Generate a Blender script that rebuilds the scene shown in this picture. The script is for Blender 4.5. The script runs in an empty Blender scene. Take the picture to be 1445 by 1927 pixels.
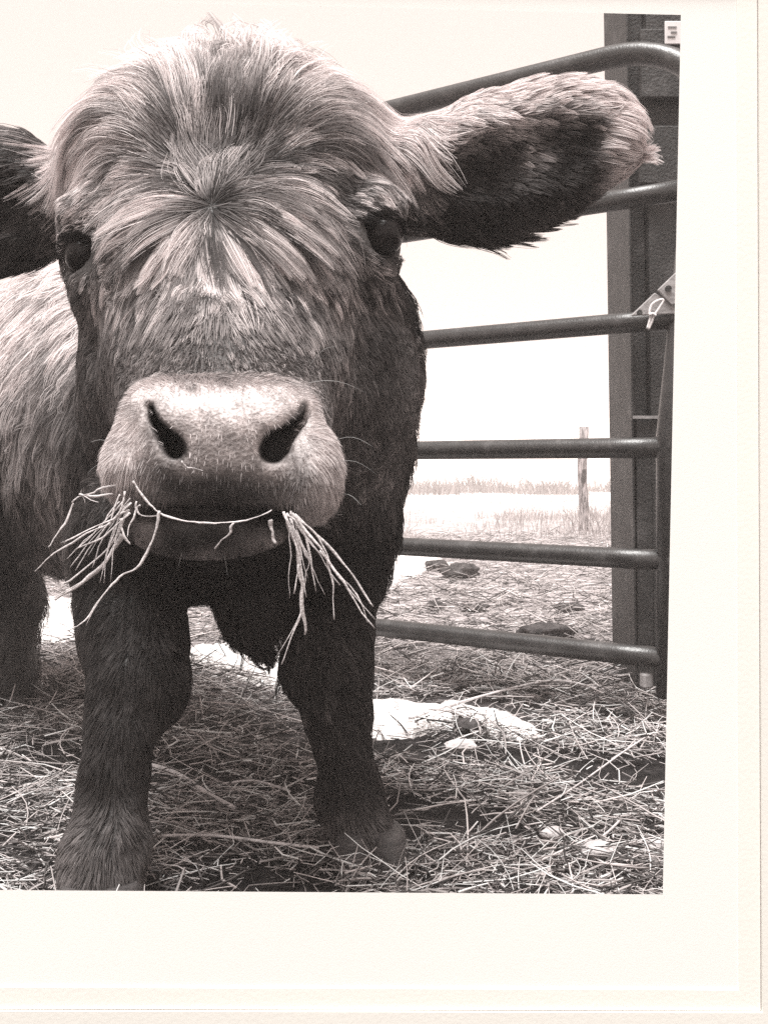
import bpy, math, random
import numpy as np
R = math.radians
rng = np.random.default_rng(7)
random.seed(7)
H = 0.54            # camera height
F = 2000.0; CU = 722.5; CV = 880.0

# ------------------------------------------------------------------ camera, sky, sun, exposure
sc = bpy.context.scene
cd = bpy.data.cameras.new('camera'); cam = bpy.data.objects.new('camera', cd)
sc.collection.objects.link(cam)
cam.location = (0, 0, H); cam.rotation_euler = (R(90), 0, 0)
cd.sensor_fit = 'HORIZONTAL'; cd.sensor_width = 36; cd.lens = 36 * F / 1445
cd.shift_y = -83.5 / 1445
cd.clip_start = 0.02; cd.clip_end = 900
sc.camera = cam

SUN_EL, SUN_AZ = R(73), R(205)      # azimuth clockwise from +Y: behind the camera, a little to its left
w = bpy.data.worlds.new("World"); sc.world = w; w.use_nodes = True
nt = w.node_tree; nt.nodes.clear()
sky = nt.nodes.new('ShaderNodeTexSky'); sky.sky_type = 'NISHITA'; sky.sun_disc = False
sky.sun_elevation = SUN_EL; sky.sun_rotation = SUN_AZ; sky.dust_density = 4
bw = nt.nodes.new('ShaderNodeRGBToBW')
mx = nt.nodes.new('ShaderNodeMix'); mx.data_type = 'FLOAT'; mx.inputs[0].default_value = 0.86; mx.inputs[3].default_value = 6.6
mul = nt.nodes.new('ShaderNodeVectorMath'); mul.operation = 'SCALE'; mul.inputs[0].default_value = (1.0, 0.872, 0.808)
bg = nt.nodes.new('ShaderNodeBackground'); bg.inputs[1].default_value = 0.081
out = nt.nodes.new('ShaderNodeOutputWorld')
nt.links.new(sky.outputs[0], bw.inputs[0]); nt.links.new(bw.outputs[0], mx.inputs[2])
nt.links.new(mx.outputs[0], mul.inputs[3]); nt.links.new(mul.outputs[0], bg.inputs[0]); nt.links.new(bg.outputs[0], out.inputs[0])
sd = bpy.data.lights.new('sun', 'SUN'); sd.energy = 3.6; sd.angle = R(30); sd.color = (1, .985, .96)
sun = bpy.data.objects.new('sun', sd); sc.collection.objects.link(sun)
sun.rotation_euler = (R(90) - SUN_EL, 0, -SUN_AZ + math.pi); sun.location = (0, -3, 6)
vs = sc.view_settings; vs.view_transform = 'Standard'; vs.look = 'None'; vs.exposure = 1.1; vs.gamma = 1
sc.cycles.max_bounces = 6; sc.cycles.volume_bounces = 3; sc.cycles.transparent_max_bounces = 4; sc.cycles.use_denoising = False

# ------------------------------------------------------------------ helpers
def P(u, v, Y): return np.array([(u - CU) / F * Y, Y, H + (CV - v) / F * Y])
def uv(p): return CU + F * p[..., 0] / p[..., 1], CV - F * (p[..., 2] - H) / p[..., 1]
def tag(o, label=None, cat=None, group=None, kind=None):
    if label: o['label'] = label
    if cat: o['category'] = cat
    if group: o['group'] = group
    if kind: o['kind'] = kind
    return o
def empty(name, loc, label, cat, group=None):
    o = bpy.data.objects.new(name, None); sc.collection.objects.link(o); o.location = loc
    bpy.context.view_layer.update()
    return tag(o, label, cat, group)
def mesh(name, V, Fc, mat, parent=None, smooth=True, col=None):
    me = bpy.data.meshes.new(name)
    V = np.asarray(V, np.float32); Fc = np.asarray(Fc, np.int32)
    me.vertices.add(len(V)); me.vertices.foreach_set('co', V.ravel())
    k = Fc.shape[1]
    me.loops.add(Fc.size); me.loops.foreach_set('vertex_index', Fc.ravel())
    me.polygons.add(len(Fc)); me.polygons.foreach_set('loop_start', np.arange(0, Fc.size, k, dtype=np.int32))
    me.polygons.foreach_set('use_smooth', np.full(len(Fc), smooth))
    me.update(calc_edges=True); me.validate()
    if col is not None:
        a = me.color_attributes.new('col', 'FLOAT_COLOR', 'POINT')
        c = np.ones((len(V), 4), np.float32); c[:, :3] = col; a.data.foreach_set('color', c.ravel())
    me.materials.append(mat)
    o = bpy.data.objects.new(name, me); sc.collection.objects.link(o)
    if parent is not None:
        o.parent = parent; o.matrix_parent_inverse = parent.matrix_world.inverted()
    return o
class MB:
    def __init__(s): s.v = []; s.f = []
    def quadmesh(s, V, Fs):
        b = len(s.v); s.v += [tuple(x) for x in V]; s.f += [tuple(i + b for i in f) for f in Fs]
    def box(s, c, d, rz=0.0, bev=0.0):
        cx, cy, cz = c; a, b, h = [q / 2 for q in d]; cr, sr = math.cos(rz), math.sin(rz)
        V = []
        for z in (-h, h):
            for x, y in ((-a, -b), (a, -b), (a, b), (-a, b)): V.append((cx + x * cr - y * sr, cy + x * sr + y * cr, cz + z))
        s.quadmesh(V, [(0, 3, 2, 1), (4, 5, 6, 7), (0, 1, 5, 4), (1, 2, 6, 5), (2, 3, 7, 6), (3, 0, 4, 7)])
    def tube(s, pts, r, n=12, cap=True, flat=1.0):
        pts = [np.array(p, float) for p in pts]; m = len(pts)
        rr = r if hasattr(r, '__len__') else [r] * m
        T = [pts[min(i + 1, m - 1)] - pts[max(i - 1, 0)] for i in range(m)]
        up = np.array([0, 0, 1.0]); 
        if abs(T[0][2]) > .9 * np.linalg.norm(T[0]): up = np.array([1.0, 0, 0])
        V = []
        for p, t, q in zip(pts, T, rr):
            t = t / (np.linalg.norm(t) + 1e-9); a = np.cross(t, up); a /= np.linalg.norm(a) + 1e-9; b = np.cross(t, a)
            up = -b if np.dot(-b, up) > 0 else b
            a = np.cross(t, up); b = np.cross(a, t)
            for k in range(n):
                an = 2 * math.pi * k / n; V.append(p + q * (math.cos(an) * a * (1 if flat == 1 else flat) + math.sin(an) * b))
        Fs = [(i * n + k, i * n + (k + 1) % n, (i + 1) * n + (k + 1) % n, (i + 1) * n + k) for i in range(m - 1) for k in range(n)]
        if cap: Fs += [tuple(range(n - 1, -1, -1)), tuple((m - 1) * n + k for k in range(n))]
        s.quadmesh(V, Fs)
    def build(s, name, mat, parent=None, smooth=False, bevel=0.0):
        me = bpy.data.meshes.new(name); me.from_pydata([tuple(map(float, v)) for v in s.v], [], s.f); me.update()
        me.materials.append(mat)
        for p in me.polygons: p.use_smooth = smooth and len(p.vertices) == 4
        o = bpy.data.objects.new(name, me); sc.collection.objects.link(o)
        if parent is not None:
            o.parent = parent; o.matrix_parent_inverse = parent.matrix_world.inverted()
        if bevel:
            b = o.modifiers.new('edge', 'BEVEL'); b.width = bevel; b.segments = 2; b.limit_method = 'ANGLE'
        return o
def fbm(x, y, z, s=1.0, o=4, seed=0):
    """cheap smooth pseudo-noise, about -1..1"""
    r = np.random.default_rng(100 + seed); t = 0; a = 1; tot = 0
    for i in range(o):
        q = 0
        for k in range(4):
            d = r.normal(size=3); d /= np.linalg.norm(d); ph = r.uniform(0, 6.28)
            q = q + np.sin((d[0] * x + d[1] * y + d[2] * z) * s * 6.28 * (1 + .5 * r.random()) + ph)
        t = t + a * q / 2.2; tot += a; a *= .55; s *= 2.03
    return t / tot
def sm(a, b, x):
    t = np.clip((x - a) / (b - a), 0, 1); return t * t * (3 - 2 * t)

# ------------------------------------------------------------------ materials
def newmat(name, rough=.7, spec=.3):
    m = bpy.data.materials.new(name); m.use_nodes = True; n = m.node_tree
    b = n.nodes['Principled BSDF']; b.inputs['Roughness'].default_value = rough; b.inputs['Specular IOR Level'].default_value = spec
    return m, n, b
def noise_mat(name, stops, scale, rough=.7, spec=.3, bump=0.0, bscale=None, detail=6, stretch=(1, 1, 1)):
    m, n, b = newmat(name, rough, spec)
    tc = n.nodes.new('ShaderNodeTexCoord'); mp = n.nodes.new('ShaderNodeMapping'); mp.inputs['Scale'].default_value = stretch
    no = n.nodes.new('ShaderNodeTexNoise'); no.inputs['Scale'].default_value = scale; no.inputs['Detail'].default_value = detail
    cr = n.nodes.new('ShaderNodeValToRGB'); cr.color_ramp.elements.remove(cr.color_ramp.elements[0])
    for i, (p, c) in enumerate(stops):
        e = cr.color_ramp.elements[0] if i == 0 else cr.color_ramp.elements.new(p)
        e.position = p; e.color = (*c, 1)
    n.links.new(tc.outputs['Object'], mp.inputs[0]); n.links.new(mp.outputs[0], no.inputs['Vector'])
    n.links.new(no.outputs[0], cr.inputs[0]); n.links.new(cr.outputs[0], b.inputs['Base Color'])
    if bump:
        n2 = n.nodes.new('ShaderNodeTexNoise'); n2.inputs['Scale'].default_value = bscale or scale * 3; n2.inputs['Detail'].default_value = 5
        bp = n.nodes.new('ShaderNodeBump'); bp.inputs['Strength'].default_value = bump; bp.inputs['Distance'].default_value = .01
        n.links.new(mp.outputs[0], n2.inputs['Vector']); n.links.new(n2.outputs[0], bp.inputs['Height']); n.links.new(bp.outputs[0], b.inputs['Normal'])
    return m
def g(v, t=0.06): return (v * (1 + t), v * (1 - t * .55), v * (1 - t * .45))
def fur_mat(name, trans=.25, rough=.5, spec=.25):
    m, n, b = newmat(name, rough, spec)
    at = n.nodes.new('ShaderNodeAttribute'); at.attribute_name = 'col'
    n.links.new(at.outputs['Color'], b.inputs['Base Color'])
    if trans:
        tr = n.nodes.new('ShaderNodeBsdfTranslucent'); ms = n.nodes.new('ShaderNodeMixShader'); ms.inputs[0].default_value = trans
        n.links.new(at.outputs['Color'], tr.inputs[0]); n.links.new(b.outputs[0], ms.inputs[1]); n.links.new(tr.outputs[0], ms.inputs[2])
        n.links.new(ms.outputs[0], n.nodes['Material Output'].inputs[0])
    return m
M_fur = fur_mat('fur', .22, .55, .1); M_straw = fur_mat('straw', .15, .6, .3)
M_skin, n_, b_ = newmat('cow_skin', .45, .35)
at = n_.nodes.new('ShaderNodeAttribute'); at.attribute_name = 'col'
tc = n_.nodes.new('ShaderNodeTexCoord'); vo = n_.nodes.new('ShaderNodeTexVoronoi'); vo.inputs['Scale'].default_value = 260
no = n_.nodes.new('ShaderNodeTexNoise'); no.inputs['Scale'].default_value = 420; no.inputs['Detail'].default_value = 3
ad = n_.nodes.new('ShaderNodeMath'); bp = n_.nodes.new('ShaderNodeBump'); bp.inputs['Strength'].default_value = .35; bp.inputs['Distance'].default_value = .0025
mr = n_.nodes.new('ShaderNodeMapRange'); mr.inputs[1].default_value = .3; mr.inputs[2].default_value = .7; mr.inputs[3].default_value = .72; mr.inputs[4].default_value = 1.25
sc_ = n_.nodes.new('ShaderNodeVectorMath'); sc_.operation = 'SCALE'
for a, b2 in ((tc.outputs['Object'], vo.inputs['Vector']), (tc.outputs['Object'], no.inputs['Vector']), (vo.outputs['Distance'], ad.inputs[0]),
              (no.outputs[0], ad.inputs[1]), (ad.outputs[0], bp.inputs['Height']), (bp.outputs[0], b_.inputs['Normal']),
              (no.outputs[0], mr.inputs[0]), (at.outputs['Color'], sc_.inputs[0]), (mr.outputs[0], sc_.inputs[3]), (sc_.outputs[0], b_.inputs['Base Color'])):
    n_.links.new(a, b2)
M_eye, n_, b_ = newmat('eye', .22, .15); b_.inputs['Base Color'].default_value = (.012, .01, .01, 1)
M_hoof = noise_mat('hoof', [(.3, g(.025)), (.7, g(.08))], 40, .5, .4, .5, 120, stretch=(1, 1, 5))
M_gate = noise_mat('gate_paint', [(.35, g(.014, .03)), (.6, g(.028, .03)), (.8, g(.09, .03))], 26, .38, .7, .12, 220)
M_post = noise_mat('post_steel', [(.3, g(.012, .02)), (.55, g(.028, .02)), (.8, g(.09, .03))], 14, .6, .4, .35, 160, detail=9)
M_plate = noise_mat('plate_steel', [(.3, g(.22, .03)), (.7, g(.36, .03))], 30, .5, .5, .2, 120)
M_twine = noise_mat('twine', [(.3, g(.6, .03)), (.7, g(.8, .03))], 90, .8, .2, .4, 500)
M_tag = noise_mat('tag_plastic', [(.3, g(.62, .03)), (.7, g(.74, .03))], 30, .5, .3)
M_ink = noise_mat('tag_ink', [(.3, g(.18, .03)), (.7, g(.25, .03))], 30, .5, .3)
M_snow = noise_mat('snow', [(.3, (.60, .56, .55)), (.45, (.80, .765, .755)), (.7, (.86, .83, .82))], 45, .9, .2, 1.0, 110)
M_clod = noise_mat('dung', [(.35, g(.02)), (.7, g(.08))], 30, .9, .2, .9, 60)
M_stone = noise_mat('stone', [(.3, g(.42, .04)), (.7, g(.6, .04))], 30, .85, .2, .5, 120)
M_wood = noise_mat('old_wood', [(.4, g(.10)), (.55, g(.35)), (.7, g(.5))], 12, .9, .2, .6, 50, stretch=(6, 6, 1))
M_twig = noise_mat('twig', [(.3, g(.03)), (.7, g(.07))], 40, .9, .2)
M_scrub = noise_mat('scrub', [(.3, g(.10)), (.7, g(.22))], 4, .9, .2)
M_mat = noise_mat('mat_card', [(.3, (.85, .845, .82)), (.7, (.87, .865, .84))], 3, .92, .1, .04, 900)
M_core = noise_mat('mould_paint', [(.3, (.80, .775, .72)), (.7, (.84, .815, .76))], 5, .55, .3, .03, 300)
M_inner = noise_mat('slip_paint', [(.3, (.84, .83, .785)), (.7, (.86, .85, .80))], 5, .7, .2, .03, 300)
M_mould = noise_mat('mould_white', [(.3, (.80, .79, .745)), (.7, (.82, .81, .765))], 5, .45, .35, .03, 300)
M_shadow_line = noise_mat('shadow_line_tone', [(.3, g(.5, .1)), (.7, g(.62, .1))], 30, .8, .2)

# ------------------------------------------------------------------ ground
def ground_z(x, y):
    near = 1 - sm(8, 20, y)
    return .012 * fbm(x, y, 0, .9, 4, 3) * near + .05 * (fbm(x, y, 0, .05, 2, 5)) * sm(12, 40, y)
xs = np.concatenate([-np.geomspace(4, 400, 26)[::-1], np.linspace(-3.95, 3.95, 230), np.geomspace(4, 400, 26)])
ys = np.concatenate([np.linspace(-6, .55, 20), np.linspace(.6, 7, 300), np.geomspace(7.1, 700, 110)])
XX, YY = np.meshgrid(xs, ys, indexing='ij'); ZZ = ground_z(XX, YY)
V = np.stack([XX, YY, ZZ], -1).reshape(-1, 3); nx, ny = XX.shape
I = np.arange(nx * ny).reshape(nx, ny)
Fg = np.stack([I[:-1, :-1], I[1:, :-1], I[1:, 1:], I[:-1, 1:]], -1).reshape(-1, 4)
M_ground, n_, b_ = newmat('ground', .95, .1)
tc = n_.nodes.new('ShaderNodeTexCoord')
def gn(scale, det, rough=.6, stretch=(1, 1, 1)):
    mp = n_.nodes.new('ShaderNodeMapping'); mp.inputs['Scale'].default_value = stretch
    q = n_.nodes.new('ShaderNodeTexNoise'); q.inputs['Scale'].default_value = scale; q.inputs['Detail'].default_value = det; q.inputs['Roughness'].default_value = rough
    n_.links.new(tc.outputs['Object'], mp.inputs[0]); n_.links.new(mp.outputs[0], q.inputs['Vector']); return q
def ramp(src, stops):
    cr = n_.nodes.new('ShaderNodeValToRGB'); cr.color_ramp.elements.remove(cr.color_ramp.elements[0])
    for i, (p, c) in enumerate(stops):
        e = cr.color_ramp.elements[0] if i == 0 else cr.color_ramp.elements.new(p)
        e.position = p; e.color = (*c, 1)
    n_.links.new(src, cr.inputs[0]); return cr
dirt = ramp(gn(30, 8).outputs[0], [(.38, g(.008)), (.6, g(.022)), (.76, g(.10))])
pale = ramp(gn(9, 9, .75, (1, 2.2, 1)).outputs[0], [(.37, g(.03)), (.45, g(.16)), (.54, g(.42)), (.68, g(.66, .04))])
sep = n_.nodes.new('ShaderNodeSeparateXYZ'); n_.links.new(tc.outputs['Object'], sep.inputs[0])
wob = gn(1.6, 4)
dd = n_.nodes.new('ShaderNodeMath'); dd.operation = 'MULTIPLY_ADD'; dd.inputs[1].default_value = 1.6; n_.links.new(wob.outputs[0], dd.inputs[0]); n_.links.new(sep.outputs['Y'], dd.inputs[2])
mr = n_.nodes.new('ShaderNodeMapRange'); mr.inputs[1].default_value = 2.9; mr.inputs[2].default_value = 4.6
n_.links.new(dd.outputs[0], mr.inputs[0])
mg = n_.nodes.new('ShaderNodeMix'); mg.data_type = 'RGBA'
n_.links.new(mr.outputs[0], mg.inputs[0]); n_.links.new(dirt.outputs[0], mg.inputs[6]); n_.links.new(pale.outputs[0], mg.inputs[7])
mr2 = n_.nodes.new('ShaderNodeMapRange'); mr2.inputs[1].default_value = 9; mr2.inputs[2].default_value = 26; n_.links.new(dd.outputs[0], mr2.inputs[0])
mg2 = n_.nodes.new('ShaderNodeMix'); mg2.data_type = 'RGBA'; mg2.inputs[7].default_value = (.86, .82, .80, 1)
n_.links.new(mr2.outputs[0], mg2.inputs[0]); n_.links.new(mg.outputs[2], mg2.inputs[6]); n_.links.new(mg2.outputs[2], b_.inputs['Base Color'])
bp = n_.nodes.new('ShaderNodeBump'); bp.inputs['Strength'].default_value = .7; bp.inputs['Distance'].default_value = .03
n_.links.new(gn(22, 8).outputs[0], bp.inputs['Height']); n_.links.new(bp.outputs[0], b_.inputs['Normal'])
tag(mesh('ground', V, Fg, M_ground), kind='structure')

# ------------------------------------------------------------------ strand builder (hay, fur)
def strands(name, pts, width, col, mat, parent=None, wdir=None, tube=False, taper=.25):
    """pts (N,K,3), width (N,), col (N,K,3)"""
    N, K, _ = pts.shape
    T = np.empty_like(pts); T[:, 1:-1] = pts[:, 2:] - pts[:, :-2]; T[:, 0] = pts[:, 1] - pts[:, 0]; T[:, -1] = pts[:, -1] - pts[:, -2]
    T /= np.linalg.norm(T, axis=-1, keepdims=True) + 1e-9
    if wdir is None: wdir = rng.normal(size=(N, 1, 3))
    A = np.cross(T, wdir); A /= np.linalg.norm(A, axis=-1, keepdims=True) + 1e-9
    tt = np.linspace(0, 1, K)
    prof = (1 - (1 - taper) * tt ** 1.6)[None, :, None] * width[:, None, None] * .5
    if not tube:
        V = np.stack([pts - A * prof, pts + A * prof], 2).reshape(-1, 3)
        b = (np.arange(N)[:, None] * K + np.arange(K - 1)[None]) * 2
        Fs = np.stack([b, b + 1, b + 3, b + 2], -1).reshape(-1, 4); C = np.repeat(col, 2, axis=1).reshape(-1, 3)
    else:
        B = np.cross(T, A); n = 3
        rings = [pts + prof * (math.cos(2.094 * k) * A + math.sin(2.094 * k) * B) for k in range(n)]
        V = np.stack(rings, 2).reshape(-1, 3)
        b = (np.arange(N)[:, None] * K + np.arange(K - 1)[None]) * n
        Fs = np.concatenate([np.stack([b + k, b + (k + 1) % n, b + n + (k + 1) % n, b + n + k], -1).reshape(-1, 4) for k in range(n)])
        C = np.repeat(col, n, axis=1).reshape(-1, 3)
    return mesh(name, V, Fs, mat, parent, True, C)

# snow shapes (outline in the ground plane), used by the snow and to keep hay off it
def gp(u, v): Y = H * F / (v - CV); return ((u - CU) / F * Y, Y)
SN = []
def snow(outl, h, label):
    o2 = np.array([gp(*q) for q in outl]); c = o2.mean(0)
    # dense outline
    o = np.concatenate([np.linspace(o2[i], o2[(i + 1) % len(o2)], 14)[:-1] for i in range(len(o2))])
    d = o - c; wob = 1 + .12 * fbm(o[:, 0], o[:, 1], 0, 10, 4, 9)
    o = c + d * wob[:, None]; m = len(o); rings = 12; V = []; 
    for r in range(rings + 1):
        t = 1 - r / rings; q = c + (o - c) * t
        e = 1 - t ** 6
        z = ground_z(q[:, 0], q[:, 1]) - .004 + h * e * (1 + .35 * fbm(q[:, 0], q[:, 1], 0, 7, 3, 4))
        V.append(np.column_stack([q, z]))
    V = np.concatenate(V); Fs = [(r * m + k, r * m + (k + 1) % m, (r + 1) * m + (k + 1) % m, (r + 1) * m + k) for r in range(rings) for k in range(m)]
    SN.append(o)
    ob = mesh('snow_patch', V, Fs, M_snow)
    tag(ob, label, 'snow patch')
snow([(345, 1225), (430, 1225), (545, 1240), (620, 1262), (700, 1300), (640, 1345), (548, 1310), (470, 1290), (400, 1275), (352, 1255)], .045, 'white snow patch lying on the hay between the front legs of the cow')
snow([(640, 1335), (700, 1322), (760, 1330), (830, 1345), (850, 1325), (940, 1352), (985, 1372), (1022, 1392), (985, 1406), (930, 1396), (880, 1368), (820, 1378), (760, 1392), (690, 1384), (640, 1370)], .034, 'long white strip of snow on the hay right of the front leg')
snow([(20, 1150), (80, 1128), (150, 1130), (170, 1170), (150, 1200), (80, 1215), (30, 1200)], .03, 'bright snow patch seen under the belly behind the left front leg')
snow([(690, 1062), (745, 1040), (800, 1044), (850, 1062), (800, 1080), (740, 1100), (700, 1120)], .04, 'snow patch beyond the gate beside the chest of the cow')
def in_snow(x, y):
    ins = np.zeros(x.shape, bool)
    for o in SN:
        x0, y0 = o[:, 0], o[:, 1]; x1, y1 = np.roll(x0, -1), np.roll(y0, -1); c = np.zeros(x.shape, int)
        for a, b, p, q in zip(x0, y0, x1, y1):
            if b == q: continue
            c += ((b > y) != (q > y)) & (x < (p - a) * (y - b) / (q - b) + a)
        ins |= c % 2 == 1
    return ins

def hay(name, N, y0, y1, L0, L1, W0, W1, lift, label, expo=1.0, kind='stuff', tube=True, dark=.34, low=.28, high=1.3):
    y = y0 + (y1 - y0) * rng.random(N) ** expo
    N = int(N * 1.35); y = y0 + (y1 - y0) * rng.random(N) ** expo
    x = (rng.random(N) * 1.5 - .72) * (.70 * y + .28) + rng.normal(size=N) * .03
    dens = fbm(x, y, 0, 2.6, 4, 21)
    keep = (~in_snow(x, y) | (rng.random(N) < .085)) & (dens + rng.normal(size=N) * .22 > -.24)
    x, y = x[keep], y[keep]; N = len(x)
    K = 5; L = L0 + (L1 - L0) * rng.random(N) ** 2; az = rng.random(N) * 6.283; el = np.abs(rng.normal(size=N)) * .24
    st = np.linspace(-.5, .5, K)[None] * L[:, None]
    curv = rng.normal(size=N) * 2.6; kink = np.where(rng.random(N) < .45, rng.normal(size=N) * .9, 0)
    a = az[:, None] + curv[:, None] * st / .15 * .3 + kink[:, None] * (st > 0)
    ds = L / (K - 1)
    dx = np.cos(a) * ds[:, None]; dy = np.sin(a) * ds[:, None]
    px = x[:, None] + np.cumsum(dx, 1) - dx.sum(1, keepdims=True) / 2; py = y[:, None] + np.cumsum(dy, 1) - dy.sum(1, keepdims=True) / 2
    hgt = rng.random(N) ** 1.3 * lift
    pz = ground_z(px, py) + .002 + hgt[:, None] + np.abs(np.sin(el))[:, None] * (st + L[:, None] * .5) - .25 * (st / .1) ** 2 * .012
    pz = np.maximum(pz, ground_z(px, py) + .001)
    py = np.maximum(py, .93)
    ok = (np.min(py, 1) > .95); px, py, pz, hgt, L = px[ok], py[ok], pz[ok], hgt[ok], L[ok]; N = len(px)
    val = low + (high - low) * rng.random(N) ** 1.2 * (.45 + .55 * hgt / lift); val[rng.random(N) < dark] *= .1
    tint = rng.normal(size=N) * .012
    c = np.stack([val * 1.045 + tint * 0, val * .965, val * .955], -1)
    c = np.repeat(c[:, None], K, 1) * (1 + .12 * rng.normal(size=(N, K, 1)))
    W = W0 + (W1 - W0) * rng.random(N) ** 3
    ob = strands(name, np.stack([px, py, pz], -1), W, np.clip(c, .005, .8), M_straw, tube=tube, taper=.6)
    tag(ob, label, 'hay', kind=kind)
hay('hay', 25000, .98, 2.7, .014, .13, .0014, .0046, .036, 'loose pale hay strewn over the dark ground around the front hooves', 1.15)
hay('chaff', 15000, .98, 2.9, .005, .032, .0012, .0032, .036, 'short broken chaff sprinkled between the hay stalks', 1.1, dark=.3, low=.3, high=1.1)
hay('far_hay', 34000, 2.5, 8.5, .03, .16, .0022, .0055, .03, 'trampled hay thinning out over the ground beyond the gate', 1.7, dark=.36, low=.25, high=.85)

# ------------------------------------------------------------------ the cow: one implicit surface
def axis(segs):
    a = [];
    for lo, hi, st in segs: a.append(np.arange(lo, hi - st * .5, st))
    a.append([segs[-1][1]]); return np.concatenate(a)
gx = axis([(-1.36, -.60, .016), (-.60, -.31, .008), (-.31, .0, .0042), (.0, .40, .007)]).astype(np.float32)
gy = axis([(.91, 1.12, .0042), (1.12, 1.60, .008), (1.60, 2.82, .016)]).astype(np.float32)
gz = axis([(-.004, .42, .009), (.42, .66, .0042), (.66, 1.06, .007)]).astype(np.float32)
GX, GY, GZ = np.meshgrid(gx, gy, gz, indexing='ij', copy=False)
FD = np.full((len(gx), len(gy), len(gz)), .3, np.float32)
def sl(lo, hi, pad=.07):
    s = []
    for ax, a, b in zip((gx, gy, gz), lo, hi):
        i = max(np.searchsorted(ax, a - pad) - 1, 0); j = min(np.searchsorted(ax, b + pad) + 1, len(ax)); s.append(slice(i, j))
    return tuple(s)
def smin(a, b, k):
    h = np.clip(.5 + .5 * (b - a) / k, 0, 1); return b * (1 - h) + a * h - k * h * (1 - h)
def add(d, S, k): FD[S] = smin(FD[S], d, k)
def cut(d, S, k): FD[S] = -smin(-FD[S], d, k)
def rotm(rx=0, ry=0, rz=0):
    cx, sx, cy, sy, cz, sz = math.cos(rx), math.sin(rx), math.cos(ry), math.sin(ry), math.cos(rz), math.sin(rz)
    X = np.array([[1, 0, 0], [0, cx, -sx], [0, sx, cx]]); Yy = np.array([[cy, 0, sy], [0, 1, 0], [-sy, 0, cy]]); Z = np.array([[cz, -sz, 0], [sz, cz, 0], [0, 0, 1]])
    return Z @ Yy @ X
def ell(c, r, k=.03, rot=(0, 0, 0), op=add):
    c = np.array(c); r = np.array(r, float); m = r.max()
    S = sl(c - m, c + m); M = rotm(*[R(q) for q in rot]).T
    x, y, z = GX[S] - c[0], GY[S] - c[1], GZ[S] - c[2]
    X = M[0, 0] * x + M[0, 1] * y + M[0, 2] * z; Y = M[1, 0] * x + M[1, 1] * y + M[1, 2] * z; Z = M[2, 0] * x + M[2, 1] * y + M[2, 2] * z
    k0 = np.sqrt((X / r[0]) ** 2 + (Y / r[1]) ** 2 + (Z / r[2]) ** 2); k1 = np.sqrt((X / r[0] ** 2) ** 2 + (Y / r[1] ** 2) ** 2 + (Z / r[2] ** 2) ** 2) + 1e-6
    op((k0 * (k0 - 1) / k1).astype(np.float32), S, k)
def pe(u, v, Y, ru, rv, ry, k=.03, rot=(0, 0, 0), op=add): ell(P(u, v, Y), (ru / F * Y, ry, rv / F * Y), k, rot, op)
def chain(pts, k=.02, op=add):
    """pts: list of (xyz, r)"""
    for (a, ra), (b, rb) in zip(pts[:-1], pts[1:]):
        a, b = np.array(a), np.array(b); m = max(ra, rb); S = sl(np.minimum(a, b) - m, np.maximum(a, b) + m)
        ab = b - a; x, y, z = GX[S] - a[0], GY[S] - a[1], GZ[S] - a[2]
        t = np.clip((x * ab[0] + y * ab[1] + z * ab[2]) / (ab @ ab), 0, 1)
        d = np.sqrt((x - t * ab[0]) ** 2 + (y - t * ab[1]) ** 2 + (z - t * ab[2]) ** 2) - (ra + (rb - ra) * t)
        op(d.astype(np.float32), S, k)
def leg(l, k=.02): chain([(P(u, v, Y), r / F * Y) for u, v, Y, r in l], k)

# trunk
chain([((-.21, 1.66, .56), .215), ((-.52, 2.02, .63), .285), ((-.98, 2.52, .63), .30)], .06)
ell((-1.05, 2.5, .70), (.24, .26, .22), .08)
pe(500, 690, 1.52, 292, 300, .22, .05)                      # neck
pe(645, 880, 1.50, 112, 170, .13, .06); pe(440, 1000, 1.56, 275, 128, .20, .05)                     # chest
pe(258, 1010, 1.52, 100, 150, .15, .05)                     # shoulder points
pe(625, 1010, 1.58, 105, 170, .15, .05)
pe(478, 1135, 1.47, 62, 82, .06, .03)                       # dewlap
# head
pe(450, 345, 1.38, 306, 214, .22, .04)                      # skull, poll
pe(446, 545, 1.30, 268, 250, .21, .04)                      # face
chain([(P(442, 460, 1.29), .135), (P(432, 772, 1.103), .098)], .035)       # nose bridge
pe(445, 720, 1.25, 236, 200, .185, .035)                    # jaw
pe(665, 720, 1.33, 120, 165, .12, .04); pe(238, 735, 1.33, 78, 175, .10, .04)
for sx, u, v in ((-1, 165, 400), (1, 712, 385)): pe(u, v, 1.258, 48, 34, .045, .03)     # brow over the eye
pe(690, 470, 1.245, 60, 70, .05, .04); pe(180, 500, 1.265, 50, 70, .05, .04)
# muzzle
mc = P(427, 842, 1.05); S = sl(mc - .14, mc + .14, .05)
x, y, z = GX[S] - mc[0], GY[S] - mc[1], GZ[S] - mc[2]
tz = np.clip((.06 - z) / .12, -.2, 1.2); wx = .086 + .021 * np.clip(tz, 0, 1)
q = (np.abs(x / wx) ** 4.6 + np.abs(z / .0645) ** 4.6) ** (1 / 4.6); yf = np.where(y < 0, .122 + .012 * np.clip(z / .06, -1, 1), .14)
add(((q ** 3 + np.abs(y / yf) ** 3) ** (1 / 3) - 1) * .07, S, .012)
pe(590, 897, 1.005, 44, 84, .07, .014, (0, 6, 0)); pe(258, 878, 1.005, 44, 60, .07, .014)
pe(398, 985, 1.065, 148, 58, .105, .005)                    # lower lip and chin
pe(330, 800, .985, 45, 55, .045, .012); pe(520, 800, .985, 45, 55, .045, .012)   # nostril wings
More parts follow.
